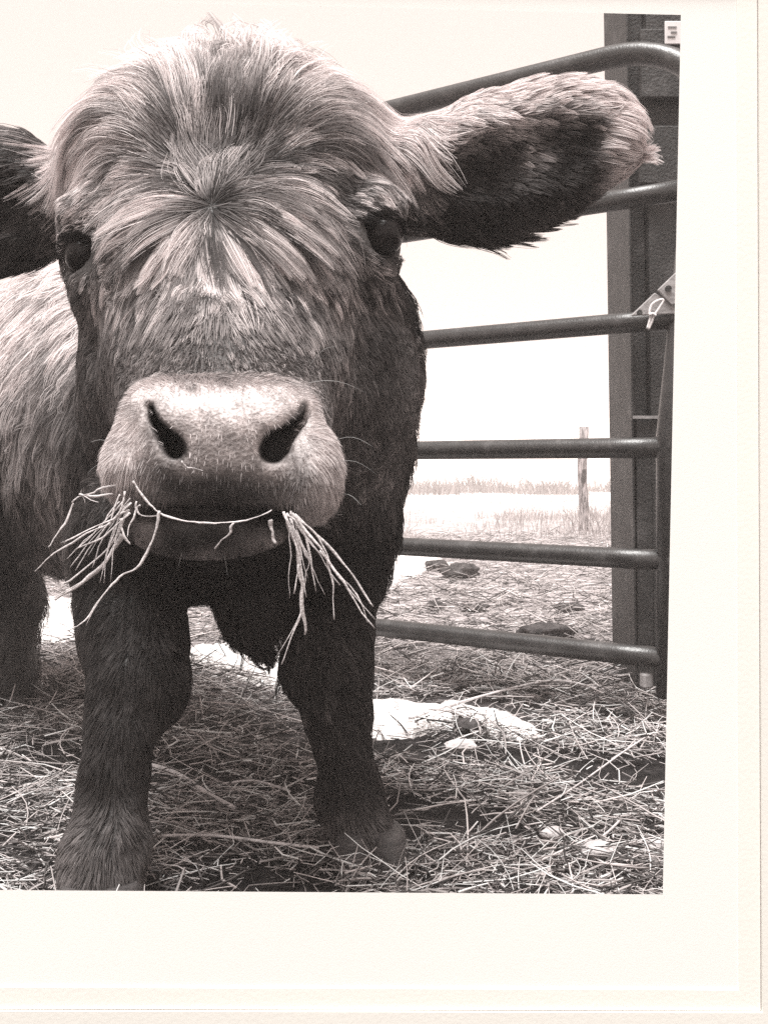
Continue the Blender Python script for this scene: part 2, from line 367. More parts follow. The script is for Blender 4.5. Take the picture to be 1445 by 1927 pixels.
# nostrils
def slit(path, y0, y1):
    pts = [(P(u, v, .95), r / F * .95) for u, v, r in path]; a = np.min([p for p, _ in pts], 0); b = np.max([p for p, _ in pts], 0)
    a[1], b[1] = y0, y1; S = sl(a, b, .03); dm = None
    for (p, ra), (q2, rb) in zip(pts[:-1], pts[1:]):
        ab = (q2 - p)[[0, 2]]; x, z = GX[S] - p[0], GZ[S] - p[2]; t = np.clip((x * ab[0] + z * ab[1]) / (ab @ ab), 0, 1)
        d = np.sqrt((x - t * ab[0]) ** 2 + (z - t * ab[1]) ** 2) - (ra + (rb - ra) * t)
        dm = d if dm is None else np.minimum(dm, d)
    d = np.maximum(dm, np.maximum(y0 - GY[S], GY[S] - y1)); cut(d.astype(np.float32), S, .006)
NOS = [[(572, 762, 4), (562, 790, 9), (540, 815, 15), (520, 836, 25), (513, 846, 24)], [(286, 764, 4), (294, 792, 8), (312, 818, 14), (328, 836, 20), (333, 844, 19)]]
for s in NOS: slit(s, .88, 1.0)
# mouth line
mp_ = [(215, 935), (262, 948), (330, 957), (430, 962), (510, 958), (545, 955)]
chain([(P(u, v, .93), .0035) for u, v in mp_], .004, cut)
# eye sockets
EYES = [(P(720, 443, 1.222), .0255), (P(158, 480, 1.240), .0245)]
for c, r in EYES: ell(c + np.array([0, -.004, 0]), (r * 1.06, r * 1.1, r * .98), .008, op=cut)
# ears: cupped leaves
def ear(pts, thick):
    chain(pts, .03)
chain([(P(792, 335, 1.33), .065), (P(880, 322, 1.31), .070)], .03)
ell(P(972, 298, 1.30), (.144, .040, .084), .02, (0, -15, 0)); ell(P(1098, 236, 1.29), (.050, .024, .054), .02, (0, -18, 0))
ell(P(1000, 288, 1.25), (.120, .032, .050), .012, (0, -15, 0), cut)
chain([(P(110, 380, 1.37), .055), (P(40, 376, 1.38), .078)], .03)
ell(P(-70, 372, 1.38), (.16, .045, .094), .02, (0, 8, 0)); ell(P(-70, 375, 1.33), (.11, .03, .05), .012, (0, 8, 0), cut)
# legs
leg([(235, 1060, 1.52, 100), (250, 1190, 1.42, 90), (262, 1285, 1.37, 82), (226, 1375, 1.33, 54), (216, 1450, 1.32, 48), (208, 1530, 1.31, 53), (198, 1600, 1.29, 66), (192, 1668, 1.27, 72)])
leg([(625, 1060, 1.56, 92), (618, 1180, 1.53, 72), (618, 1262, 1.51, 74), (636, 1345, 1.49, 50), (648, 1420, 1.48, 45), (655, 1490, 1.48, 50), (676, 1560, 1.465, 55), (694, 1592, 1.455, 54)])
chain([((-.80, 2.42, .50), .11), ((-.83, 2.36, .34), .062), ((-.825, 2.40, .24), .05), ((-.82, 2.36, .09), .042), ((-.82, 2.33, .045), .046)], .03)
chain([((-1.16, 2.62, .50), .12), ((-1.2, 2.6, .34), .062), ((-1.2, 2.66, .24), .05), ((-1.19, 2.62, .09), .042), ((-1.19, 2.6, .045), .046)], .03)
FD += .0035 * fbm(GX, GY, GZ, 9, 2, 31).astype(np.float32) * (np.clip((GY - 1.05) * 8, 0, 1))
del GX, GY, GZ

def surface_nets(f, ax):
    s = f < 0; nx, ny, nz = f.shape
    c = np.zeros((nx - 1, ny - 1, nz - 1), np.int8)
    for a in (0, 1):
        for b in (0, 1):
            for d in (0, 1): c += s[a:nx - 1 + a, b:ny - 1 + b, d:nz - 1 + d]
    act = (c > 0) & (c < 8); idx = np.full(act.shape, -1, np.int64); ijk = np.argwhere(act); idx[act] = np.arange(len(ijk))
    acc = np.zeros((len(ijk), 3)); cnt = np.zeros(len(ijk)); i, j, k = ijk.T
    cs = [(a, b, d) for a in (0, 1) for b in (0, 1) for d in (0, 1)]
    for p in cs:
        for q in cs:
            if sum(abs(np.subtract(p, q))) != 1 or p > q: continue
            f0 = f[i + p[0], j + p[1], k + p[2]]; f1 = f[i + q[0], j + q[1], k + q[2]]; m = (f0 < 0) != (f1 < 0)
            t = np.where(m, f0 / (f0 - f1 + 1e-12), 0)
            for e, (A, ii) in enumerate(zip(ax, (i, j, k))):
                a0 = A[ii + p[e]]; a1 = A[ii + q[e]]; acc[:, e] += np.where(m, a0 + t * (a1 - a0), 0)
            cnt += m
    V = acc / cnt[:, None]; Q = []
    for a in range(3):
        b, d = (a + 1) % 3, (a + 2) % 3
        s0 = np.moveaxis(s, a, 0); ch = s0[1:] != s0[:-1]; ch = np.moveaxis(ch, 0, a)
        e = np.argwhere(ch); e = e[(e[:, b] > 0) & (e[:, d] > 0) & (e[:, b] < f.shape[b] - 1) & (e[:, d] < f.shape[d] - 1)]
        def ci(ob, od):
            q = e.copy(); q[:, b] -= ob; q[:, d] -= od; return idx[q[:, 0], q[:, 1], q[:, 2]]
        quad = np.stack([ci(0, 0), ci(1, 0), ci(1, 1), ci(0, 1)], -1)
        fl = s[e[:, 0], e[:, 1], e[:, 2]]
        quad[~fl] = quad[~fl][:, ::-1]; Q.append(quad)
    return V, np.concatenate(Q)
BV, BF = surface_nets(FD, (gx, gy, gz))
fdx, fdy, fdz = gx, gy, gz
def sample(p):
    """field value and gradient at points (n,3)"""
    ii = []; tt = []
    for A, q in zip((gx, gy, gz), p.T):
        i = np.clip(np.searchsorted(A, q) - 1, 0, len(A) - 2); t = np.clip((q - A[i]) / (A[i + 1] - A[i]), 0, 1); ii.append(i); tt.append(t)
    (i, j, k), (a, b, c) = ii, tt
    f = {(x, y, z): FD[i + x, j + y, k + z] for x in (0, 1) for y in (0, 1) for z in (0, 1)}
    L = lambda u, v, t: u + (v - u) * t
    x0 = {(y, z): L(f[0, y, z], f[1, y, z], a) for y in (0, 1) for z in (0, 1)}
    v = L(L(x0[0, 0], x0[1, 0], b), L(x0[0, 1], x0[1, 1], b), c)
    gxx = L(L(f[1, 0, 0] - f[0, 0, 0], f[1, 1, 0] - f[0, 1, 0], b), L(f[1, 0, 1] - f[0, 0, 1], f[1, 1, 1] - f[0, 1, 1], b), c) / (gx[i + 1] - gx[i])
    gyy = L(L(f[0, 1, 0] - f[0, 0, 0], f[1, 1, 0] - f[1, 0, 0], a), L(f[0, 1, 1] - f[0, 0, 1], f[1, 1, 1] - f[1, 0, 1], a), c) / (gy[j + 1] - gy[j])
    gzz = L(L(f[0, 0, 1] - f[0, 0, 0], f[1, 0, 1] - f[1, 0, 0], a), L(f[0, 1, 1] - f[0, 1, 0], f[1, 1, 1] - f[1, 1, 0], a), b) / (gz[k + 1] - gz[k])
    G = np.stack([gxx, gyy, gzz], -1); G /= np.linalg.norm(G, axis=-1, keepdims=True) + 1e-9
    return v, G

# --- coat regions
WH = P(415, 415, 1.16)
def gauss(u, v, cu, cv, su, sv): return np.exp(-((u - cu) / su) ** 2 - ((v - cv) / sv) ** 2)
def regions(p):
    u, v = uv(p); x, y, z = p.T
    head = (1 - sm(1.40, 1.50, y)) * sm(1010, 900, v) 
    ear_r = sm(795, 835, u) * (y < 1.45) * (v < 520); ear_l = sm(112, 78, u) * (y < 1.47) * (y > 1.2) * (v < 520) * (v > 180)
    mz = sm(1.085, 1.045, y) * sm(704, 724, v) * sm(1062, 1040, v)
    legs = sm(1100, 1180, v) * (y < 1.7); body = sm(1.55, 1.75, y)
    return dict(u=u, v=v, head=head, er=ear_r, el=ear_l, mz=mz, legs=legs, body=body)
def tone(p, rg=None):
    """coat lightness: pigment plus painted top light, side and belly shade"""
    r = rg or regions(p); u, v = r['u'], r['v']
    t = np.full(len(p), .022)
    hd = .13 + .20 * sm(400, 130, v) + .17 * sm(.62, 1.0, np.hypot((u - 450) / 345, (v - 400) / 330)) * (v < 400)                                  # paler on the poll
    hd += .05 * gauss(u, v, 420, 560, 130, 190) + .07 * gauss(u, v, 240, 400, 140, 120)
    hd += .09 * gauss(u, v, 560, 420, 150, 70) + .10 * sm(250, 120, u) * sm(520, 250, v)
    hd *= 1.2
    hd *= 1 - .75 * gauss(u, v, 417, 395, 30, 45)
    hd *= 1 - .55 * gauss(u, v, 650, 350, 70, 95) - .75 * gauss(u, v, 435, 275, 135, 100) - .55 * sm(620, 700, u) * sm(480, 600, v) * sm(900, 700, v)  # includes painted shade down the right cheek
    hd *= 1 - .5 * sm(240, 170, u) * sm(560, 640, v)  # painted shade down the left cheek
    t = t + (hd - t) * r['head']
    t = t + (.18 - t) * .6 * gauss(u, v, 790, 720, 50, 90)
    b = .03 + .76 * sm(1000, 620, v); t = t + (b - t) * r['body']  # flank colour fades from painted light above to painted shade at the belly
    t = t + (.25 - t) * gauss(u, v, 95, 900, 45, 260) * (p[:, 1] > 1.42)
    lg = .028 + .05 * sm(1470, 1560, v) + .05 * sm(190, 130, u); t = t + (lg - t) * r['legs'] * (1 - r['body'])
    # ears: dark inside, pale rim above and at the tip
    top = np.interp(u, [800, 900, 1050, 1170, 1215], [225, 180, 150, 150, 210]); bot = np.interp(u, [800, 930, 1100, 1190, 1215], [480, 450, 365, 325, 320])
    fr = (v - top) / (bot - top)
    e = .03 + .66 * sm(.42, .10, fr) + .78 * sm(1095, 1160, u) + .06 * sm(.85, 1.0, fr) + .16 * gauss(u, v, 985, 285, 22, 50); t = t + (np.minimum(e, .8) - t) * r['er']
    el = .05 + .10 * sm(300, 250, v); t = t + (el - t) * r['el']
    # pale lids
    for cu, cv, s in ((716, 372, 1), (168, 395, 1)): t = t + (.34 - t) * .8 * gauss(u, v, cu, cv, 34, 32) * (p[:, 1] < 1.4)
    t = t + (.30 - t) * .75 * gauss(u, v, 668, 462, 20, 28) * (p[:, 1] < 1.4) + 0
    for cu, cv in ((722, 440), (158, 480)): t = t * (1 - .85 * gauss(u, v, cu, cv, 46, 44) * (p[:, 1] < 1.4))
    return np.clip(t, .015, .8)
def muzz(u, v):  # skin colour with a painted highlight on top and a darkened lower half
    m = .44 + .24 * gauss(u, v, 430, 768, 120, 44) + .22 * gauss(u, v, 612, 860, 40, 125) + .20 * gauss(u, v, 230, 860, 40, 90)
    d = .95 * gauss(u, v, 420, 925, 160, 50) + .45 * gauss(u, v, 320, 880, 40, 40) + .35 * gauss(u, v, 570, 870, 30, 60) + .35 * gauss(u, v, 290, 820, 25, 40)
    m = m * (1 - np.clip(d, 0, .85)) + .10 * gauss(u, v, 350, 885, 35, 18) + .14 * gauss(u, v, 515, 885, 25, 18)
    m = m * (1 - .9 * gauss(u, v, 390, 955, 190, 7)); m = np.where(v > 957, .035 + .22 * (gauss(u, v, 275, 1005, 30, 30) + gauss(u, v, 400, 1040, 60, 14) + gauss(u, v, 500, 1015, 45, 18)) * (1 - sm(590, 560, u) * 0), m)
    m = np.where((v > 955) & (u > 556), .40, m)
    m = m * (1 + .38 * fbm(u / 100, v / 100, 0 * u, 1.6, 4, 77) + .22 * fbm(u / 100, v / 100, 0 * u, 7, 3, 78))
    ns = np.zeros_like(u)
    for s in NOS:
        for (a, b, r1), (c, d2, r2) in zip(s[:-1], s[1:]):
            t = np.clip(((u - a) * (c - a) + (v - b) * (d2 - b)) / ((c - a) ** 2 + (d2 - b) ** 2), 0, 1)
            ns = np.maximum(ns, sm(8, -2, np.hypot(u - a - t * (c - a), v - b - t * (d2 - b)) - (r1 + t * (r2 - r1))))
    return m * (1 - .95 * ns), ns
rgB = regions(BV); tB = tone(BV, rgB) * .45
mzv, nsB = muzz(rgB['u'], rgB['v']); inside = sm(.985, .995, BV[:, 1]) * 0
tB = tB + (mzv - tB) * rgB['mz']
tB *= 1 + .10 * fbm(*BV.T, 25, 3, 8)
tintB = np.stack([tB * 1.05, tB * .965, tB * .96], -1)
cow = empty('cow', (-.3, 1.6, 0), 'shaggy dark cow with a pale muzzle facing forward and chewing hay', 'cow')
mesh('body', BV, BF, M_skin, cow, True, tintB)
for c, r in EYES:
    mb = MB(); n = 20; Vs = []; 
    for i in range(n + 1):
        for k in range(2 * n):
            a, b = math.pi * i / n, math.pi * k / n; Vs.append(c + .93 * r * np.array([math.sin(a) * math.cos(b), math.cos(a), math.sin(a) * math.sin(b)]))
    mb.quadmesh(Vs, [(i * 2 * n + k, (i + 1) * 2 * n + k, (i + 1) * 2 * n + (k + 1) % (2 * n), i * 2 * n + (k + 1) % (2 * n)) for i in range(n) for k in range(2 * n)])
    mb.build('eye', M_eye, cow, True)
def hoof(c, r, tilt=0):
    for s in (-1, 1):
        mb = MB(); n = 16; V = []; hs = [(0, 1.15), (.25, 1.12), (.6, 1.0), (.85, .9), (1, .7)]
        for hh, q in hs:
            for k in range(n):
                a = 2 * math.pi * k / n; V.append((c[0] + s * r * .5 + r * .5 * q * math.cos(a), c[1] - r * .25 * (1 - hh) + r * 1.0 * q * math.sin(a), c[2] + hh * r * 1.05))
        Fs = [(i * n + k, i * n + (k + 1) % n, (i + 1) * n + (k + 1) % n, (i + 1) * n + k) for i in range(len(hs) - 1) for k in range(n)]
        Fs += [tuple(range(n - 1, -1, -1)), tuple((len(hs) - 1) * n + k for k in range(n))]
        mb.quadmesh(V, Fs); mb.build('hoof', M_hoof, cow, True)
for c, r in (((P(190, 0, 1.255)[0], 1.255, .0), .050), ((P(698, 0, 1.44)[0], 1.44, .0), .049), ((-.82, 2.31, 0), .045), ((-1.19, 2.58, 0), .045)): hoof(c, r)

# --- fur
tri = np.concatenate([BF[:, [0, 1, 2]], BF[:, [0, 2, 3]]]); A_, B_, C_ = BV[tri[:, 0]], BV[tri[:, 1]], BV[tri[:, 2]]
ar = np.linalg.norm(np.cross(B_ - A_, C_ - A_), axis=1) * .5; cen = (A_ + B_ + C_) / 3
_, gn_ = sample(cen)
vd = cen - np.array([0, 0, H]); vd /= np.linalg.norm(vd, axis=1, keepdims=True); facing = -(gn_ * vd).sum(1)
cu_, cv_ = uv(cen)
vis = (facing > -.55) & (cu_ > -170) & (cv_ > -30) & (cv_ < 1760)
def flow(p, nrm):
    rg = regions(p); u, v = rg['u'], rg['v']; n = len(p)
    d = np.zeros((n, 3)); dx = p[:, 0] - WH[0]; dz = p[:, 2] - WH[2]; rr = np.hypot(dx, dz) + 1e-4
    # head: fountain from the whorl, falling to the sides on the poll, spreading down the nose
    h = np.stack([dx / rr, np.where(dz > 0, .25 * dz / .2, .0), dz / rr], -1)
    up = sm(-.01, .05, dz); side = np.abs(dx) / .17
    h[:, 2] -= up * 1.15 * np.clip(side, 0, 1.5) ** 1.6
    h[:, 2] -= (1 - up) * .35
    h[:, 0] *= 1 + .3 * (1 - up)
    d += h * (rg['head'] * (1 - np.maximum(rg['er'], rg['el'])))[:, None]
    bod = np.stack([np.full(n, -.25), np.full(n, .35), np.full(n, -1.0)], -1); bod[:, 0] += .6 * (u > 450)
    d += bod * (1 - rg['head'])[:, None]
    e = np.stack([np.full(n, .95), np.full(n, -.1), -.25 - 1.0 * sm(330, 430, v) + .35 * sm(260, 160, v)], -1); d += e * rg['er'][:, None]
    e = np.stack([np.full(n, -.9), np.full(n, -.1), -.3 - .8 * sm(380, 480, v)], -1); d += e * rg['el'][:, None]
    s = .55
    d[:, 0] += .25 * s * fbm(*p.T, 5, 2, 51); d[:, 2] += .25 * s * fbm(*p.T, 5, 2, 52); d[:, 1] += .2 * s * fbm(*p.T, 5, 2, 53)
    d -= nrm * (d * nrm).sum(1, keepdims=True); d /= np.linalg.norm(d, axis=1, keepdims=True) + 1e-9
    return d, rg
def grow(name, N, weight, length, width, K=7, lift=.3, clump=.6, ncl=4000, grav=.25, streak=.35, tip=1.6, root=.45, colfn=tone, mat=M_fur, var=.18, curl=.0):
    wgt = ar * vis * weight(cen); pr = wgt / wgt.sum()
    def pts(n):
        t = rng.choice(len(tri), n, p=pr); a, b = rng.random(n), rng.random(n); m = a + b > 1; a[m], b[m] = 1 - a[m], 1 - b[m]
        return A_[t] + (B_[t] - A_[t]) * a[:, None] + (C_[t] - A_[t]) * b[:, None]
    def trace(p, L, jit):
        n = len(p); Q = np.empty((n, K, 3)); Q[:, 0] = p; cur = p.copy(); st = (L / (K - 1))[:, None]
        v, G = sample(cur); d, _ = flow(cur, G); dr = d + G * lift + jit
        for k in range(1, K):
            dr /= np.linalg.norm(dr, axis=1, keepdims=True) + 1e-9
            cur = cur + dr * st; v, G = sample(cur); off = .0012 + .004 * min(k, 3) / 3
            pen = np.clip(off - v, 0, .02)[:, None]; cur = cur + G * pen; Q[:, k] = cur
            d, _ = flow(cur, G); far = sm(.01, .05, v)[:, None]
            dr = dr * .62 + d * (.38 * (1 - far)) + np.array([0, 0, -grav])[None] * (.25 + far)
        return Q
    gp_ = pts(ncl); gL = length(gp_) * (1.05 + .25 * rng.normal(size=ncl).clip(-1.5, 1.5)); GQ = trace(gp_, gL, rng.normal(size=(ncl, 3)) * .10)
    gval = np.exp(rng.normal(size=ncl) * streak * (1 - .6 * (uv(gp_)[1] > 565) * (gp_[:, 1] < 1.45)))
    p = pts(N)
    # nearest clump guide by cell hashing
    near = np.empty(N, int); cs = 1500
    for i in range(0, N, cs):
        dd = ((p[i:i + cs, None] - gp_[None]) ** 2).sum(-1) if ncl <= 2500 else None
        if dd is None:
            q = p[i:i + cs]; dd = (q ** 2).sum(1)[:, None] + (gp_ ** 2).sum(1)[None] - 2 * q @ gp_.T
        near[i:i + cs] = dd.argmin(1)
    L = gL[near] * (.75 + .4 * rng.random(N)); L = np.minimum(L, length(p) * 1.5)
    Q = trace(p, L, rng.normal(size=(N, 3)) * .12)
    t = np.linspace(0, 1, K)
    wv = (clump * t ** 1.15)[None, :, None] * (1 - .55 * ((uv(p)[1] > 575) & (p[:, 1] < 1.3)))[:, None, None]; tgt = GQ[near] + (p - gp_[near])[:, None] * (1 - .8 * t)[None, :, None]
    Q = Q * (1 - wv) + tgt * wv
    if curl:
        curl = curl * (1 - .9 * ((uv(gp_)[1] > 560) | (uv(gp_)[0] > 640) | (uv(gp_)[0] < 200)) * (gp_[:, 1] < 1.4))
        ph = rng.random(ncl) * 6.28; amp = curl * rng.random(ncl)
        Q[:, :, 0] += (amp[near][:, None] * np.sin(ph[near][:, None] + 7 * t[None])) * t; Q[:, :, 2] += (amp[near][:, None] * np.cos(ph[near][:, None] * 1.7 + 6 * t[None])) * t
    ok = np.ones(N, bool)
    for c, r in EYES: ok &= ~((np.hypot((Q[:, :, 0] - c[0]) / 1.15, Q[:, :, 2] - c[2] + .003) < r * .86) & (Q[:, :, 1] < 1.42)).any(1)
    Q, p, near = Q[ok], p[ok], near[ok]; N = len(p)
    fl = Q.reshape(-1, 3); v, G = sample(fl); fl += G * np.clip(.0015 - v, 0, .02)[:, None]; Q = fl.reshape(N, K, 3)
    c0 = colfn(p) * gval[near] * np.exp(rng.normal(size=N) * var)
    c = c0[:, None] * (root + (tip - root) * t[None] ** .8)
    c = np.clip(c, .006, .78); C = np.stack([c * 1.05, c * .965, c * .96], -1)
    v, G = sample(p)
    W = width * (.7 + .6 * rng.random(N))
    wd = G[:, None] + .7 * rng.normal(size=(N, 1, 3))
    return strands(name, Q, W, C, mat, cow, wdir=wd, taper=.3)
def headonly(p): r = regions(p); return r['head'] * (1 - r['mz']) * (1 - np.maximum(r['er'], r['el'])) * (p[:, 1] < 1.47)
def noeye(p):
    u, v = uv(p); return 1 - ((gauss(u, v, 718, 442, 42, 38) + gauss(u, v, 160, 478, 40, 40)) > .5) * (p[:, 1] < 1.4)
def len_head(p):
    u, v = uv(p); L = .030 + .030 * sm(420, 200, v) + .018 * gauss(u, v, 420, 460, 150, 60)
    L *= 1 - .66 * sm(700, 780, u); L *= 1 - .5 * sm(160, 105, u); L *= 1 - .78 * np.clip(gauss(u, v, 716, 420, 75, 85) + gauss(u, v, 165, 440, 70, 90), 0, 1)
    L *= 1 - .5 * sm(620, 700, v) * (p[:, 1] < 1.1); L *= 1 - .55 * sm(560, 650, v)
    return L
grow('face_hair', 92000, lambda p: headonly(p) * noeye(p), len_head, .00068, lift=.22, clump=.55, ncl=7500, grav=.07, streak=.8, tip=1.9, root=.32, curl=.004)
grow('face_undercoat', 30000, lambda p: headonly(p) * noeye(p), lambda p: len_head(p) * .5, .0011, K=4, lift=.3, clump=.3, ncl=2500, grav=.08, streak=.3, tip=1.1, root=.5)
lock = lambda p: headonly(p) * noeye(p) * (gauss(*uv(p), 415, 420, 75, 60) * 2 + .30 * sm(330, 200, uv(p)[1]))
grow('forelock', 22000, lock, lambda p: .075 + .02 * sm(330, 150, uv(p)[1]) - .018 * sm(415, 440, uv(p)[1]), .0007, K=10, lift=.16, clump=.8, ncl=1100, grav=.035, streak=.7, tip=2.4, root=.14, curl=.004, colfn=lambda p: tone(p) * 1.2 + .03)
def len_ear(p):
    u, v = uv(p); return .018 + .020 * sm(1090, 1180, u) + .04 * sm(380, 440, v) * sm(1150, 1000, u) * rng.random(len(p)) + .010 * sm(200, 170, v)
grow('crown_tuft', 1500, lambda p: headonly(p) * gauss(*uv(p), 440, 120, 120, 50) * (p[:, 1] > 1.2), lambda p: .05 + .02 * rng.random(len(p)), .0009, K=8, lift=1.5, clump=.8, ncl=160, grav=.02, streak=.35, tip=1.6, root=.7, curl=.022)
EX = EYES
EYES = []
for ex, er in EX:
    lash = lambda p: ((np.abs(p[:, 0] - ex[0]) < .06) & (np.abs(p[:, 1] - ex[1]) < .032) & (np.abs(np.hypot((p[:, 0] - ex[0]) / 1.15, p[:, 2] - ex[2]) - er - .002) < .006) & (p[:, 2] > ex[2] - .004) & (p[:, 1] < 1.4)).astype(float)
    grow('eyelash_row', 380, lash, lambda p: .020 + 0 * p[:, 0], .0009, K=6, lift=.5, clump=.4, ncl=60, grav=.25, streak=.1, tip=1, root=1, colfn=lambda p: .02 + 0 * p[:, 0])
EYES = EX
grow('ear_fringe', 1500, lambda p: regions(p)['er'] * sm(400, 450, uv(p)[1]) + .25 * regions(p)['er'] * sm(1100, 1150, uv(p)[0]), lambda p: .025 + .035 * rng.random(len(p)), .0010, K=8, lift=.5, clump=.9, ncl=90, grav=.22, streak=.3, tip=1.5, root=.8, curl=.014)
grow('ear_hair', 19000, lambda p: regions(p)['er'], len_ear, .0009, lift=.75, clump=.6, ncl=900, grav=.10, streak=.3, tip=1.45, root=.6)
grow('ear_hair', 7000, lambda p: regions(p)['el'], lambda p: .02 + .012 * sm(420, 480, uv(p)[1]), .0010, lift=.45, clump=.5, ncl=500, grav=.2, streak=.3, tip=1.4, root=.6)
def len_body(p):
    u, v = uv(p); r = regions(p)
    L = .035 + .02 * r['body'] - .015 * r['legs'] + .035 * gauss(u, v, 490, 1210, 70, 60) * (p[:, 1] < 1.6)
    return np.clip(L, .016, .07)
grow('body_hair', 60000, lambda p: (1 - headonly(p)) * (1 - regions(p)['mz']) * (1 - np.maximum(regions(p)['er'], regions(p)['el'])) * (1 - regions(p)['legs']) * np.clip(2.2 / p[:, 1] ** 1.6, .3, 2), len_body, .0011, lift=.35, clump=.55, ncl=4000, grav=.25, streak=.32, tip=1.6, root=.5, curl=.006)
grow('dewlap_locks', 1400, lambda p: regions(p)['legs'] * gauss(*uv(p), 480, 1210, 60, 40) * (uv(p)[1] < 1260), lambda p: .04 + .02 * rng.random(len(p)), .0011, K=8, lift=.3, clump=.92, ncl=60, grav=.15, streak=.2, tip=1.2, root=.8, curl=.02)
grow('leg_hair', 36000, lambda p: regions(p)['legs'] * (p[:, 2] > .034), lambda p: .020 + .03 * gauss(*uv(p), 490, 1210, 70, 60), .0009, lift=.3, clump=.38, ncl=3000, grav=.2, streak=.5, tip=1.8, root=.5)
def mzl(p):
    u, v = uv(p); edge = np.clip(gauss(u, v, 220, 880, 45, 110) + gauss(u, v, 620, 880, 45, 130) + gauss(u, v, 430, 718, 190, 14), 0, 1)
    return .003 + .010 * edge + .004 * (v > 960)
def mzw(p):
    u, v = uv(p); _, ns = muzz(u, v); edge = np.clip(gauss(u, v, 220, 870, 60, 140) + gauss(u, v, 620, 870, 60, 150) + gauss(u, v, 430, 715, 190, 20) + .6 * (v > 965), 0, 1)
    return regions(p)['mz'] * (.22 + edge) * (ns < .05)
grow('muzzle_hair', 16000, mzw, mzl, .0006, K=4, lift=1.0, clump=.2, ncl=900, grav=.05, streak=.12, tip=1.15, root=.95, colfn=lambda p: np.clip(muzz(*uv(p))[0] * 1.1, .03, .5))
# whiskers
wl = []
for u, v, du, dv in ((640, 830, 60, 10), (645, 870, 62, 22), (640, 935, 40, 16), (205, 880, -40, 10), (590, 690, 45, -38), (600, 720, 90, 20), (215, 850, -45, -18), (420, 1045, 8, 38), (350, 1030, -14, 36)):
    p0 = P(u - du * .2, v, .99); p1 = P(u + du, v + dv, .965); t = np.linspace(0, 1, 7)[:, None]; wl.append(p0 * (1 - t) + p1 * t + np.array([0, 0, .006]) * np.sin(t * 3.14))
wl = np.array(wl); 
for q in wl: strands('whisker', q[None], np.full(1, .0007), np.full((1, 7, 3), .4), M_fur, cow, tube=True)

# ------------------------------------------------------------------ hay in the mouth
def spline(pts, n=8):
    p = np.array(pts, float); o = []
    for i in range(len(p) - 1):
        a, b, c, d = p[max(i - 1, 0)], p[i], p[i + 1], p[min(i + 2, len(p) - 1)]
        for k in range(n):
            t = k / n; o.append(.5 * (2 * b + (c - a) * t + (2 * a - 5 * b + 4 * c - d) * t * t + (-a + 3 * b - 3 * c + d) * t ** 3))
    o.append(p[-1]); return o
M_hay = noise_mat('hay_stalk', [(.3, g(.42, .04)), (.7, g(.66, .04))], 60, .6, .3, .3, 300)
def stalk(px, w=3.2, Y=.925, label='thin pale hay stalk hanging from the left corner of the mouth', group='hay stalks at the left corner of the mouth', back=0.0):
    n = len(px); pts = [P(u, v, Y + back * i / (n - 1)) for i, (u, v) in enumerate(px)]
    pts = spline(pts, 5); m = len(pts); mb = MB(); r = w / F * Y / 2
    q = np.array([random.gauss(0, 1) for _ in range(3)]); pts = [p + .0005 * q * math.sin(i * 1.3 + q[0]) + np.array([random.gauss(0, .0002) for _ in range(3)]) for i, p in enumerate(pts)]
    ph = random.random() * 6
    rr = [r * (1.1 - .6 * (i / m) ** 1.5) * (1 + .28 * math.sin(i * .9 + ph)) for i in range(m)]
    mb.tube(pts, rr, 6, flat=.35)
    if m > 12 and random.random() < .6:      # split end
        k = int(m * .6); d = (pts[-1] - pts[k]); o = np.array([random.choice((-1, 1)) * .012, 0, -.004])
        mb.tube([pts[k] + d * t + o * t ** 1.6 for t in np.linspace(0, .8, 6)], [r * .5 * (1 - .6 * t) for t in np.linspace(0, 1, 6)], 5, flat=.4)
    return tag(mb.build('hay_stalk', M_hay, None, True), label, 'hay stalk', group)
LG = dict(label='thin pale hay stalk slanting down from the left corner of the mouth', group='hay stalks at the left corner of the mouth')
RG = dict(label='thin pale hay stalk slanting down from the right corner of the mouth', group='hay stalks at the right corner of the mouth')
stalk([(250, 905), (272, 937), (300, 965), (345, 980), (395, 984), (445, 982), (485, 973), (512, 960)], 4.2, .918, 'long curved hay stalk looping across under the pale muzzle', 'single hay stalks in the mouth')
stalk([(300, 962), (291, 1005), (264, 1062), (226, 1086), (190, 1125), (160, 1168), (128, 1187)], 5.0, .918, 'longest bent hay stalk dropping from the left lip toward the front leg', 'single hay stalks in the mouth')
stalk([(438, 984), (430, 1005), (402, 1033)], 5.0, .925, 'short hay stalk dangling below the middle of the lower lip', 'single hay stalks in the mouth')
stalk([(256, 944), (262, 968), (298, 972)], 4, .92, **LG)
stalk([(240, 958), (205, 985), (135, 1020), (64, 1074)], 4.6, .93, **LG)
stalk([(218, 912), (175, 925), (134, 944)], 4, .935, **LG)
stalk([(212, 930), (165, 934), (150, 930), (185, 946)], 4.6, .935, **LG)
stalk([(138, 946), (122, 985), (90, 1030)], 5, .935, **LG)
stalk([(235, 925), (222, 970), (170, 995), (120, 1022)], 4.2, .925, **LG)
stalk([(244, 965), (195, 1010), (140, 1034)], 4, .928, **LG)
stalk([(230, 1005), (200, 1055), (150, 1100), (100, 1130)], 8.5, .95, 'broad pale hay blade drooping left of the chin', 'single hay stalks in the mouth')
stalk([(240, 960), (205, 1030), (120, 1100)], 5, .945, **LG)
stalk([(228, 975), (232, 1005), (244, 1024)], 6, .925, **LG)
stalk([(262, 950), (250, 975), (238, 1010)], 4, .922, **LG)
stalk([(225, 930), (214, 960), (206, 990)], 4, .93, **LG)
stalk([(342, 868), (352, 880), (366, 882), (382, 887)], 6, .917, 'tiny bit of straw stuck beneath the left nostril', 'single hay stalks in the mouth')
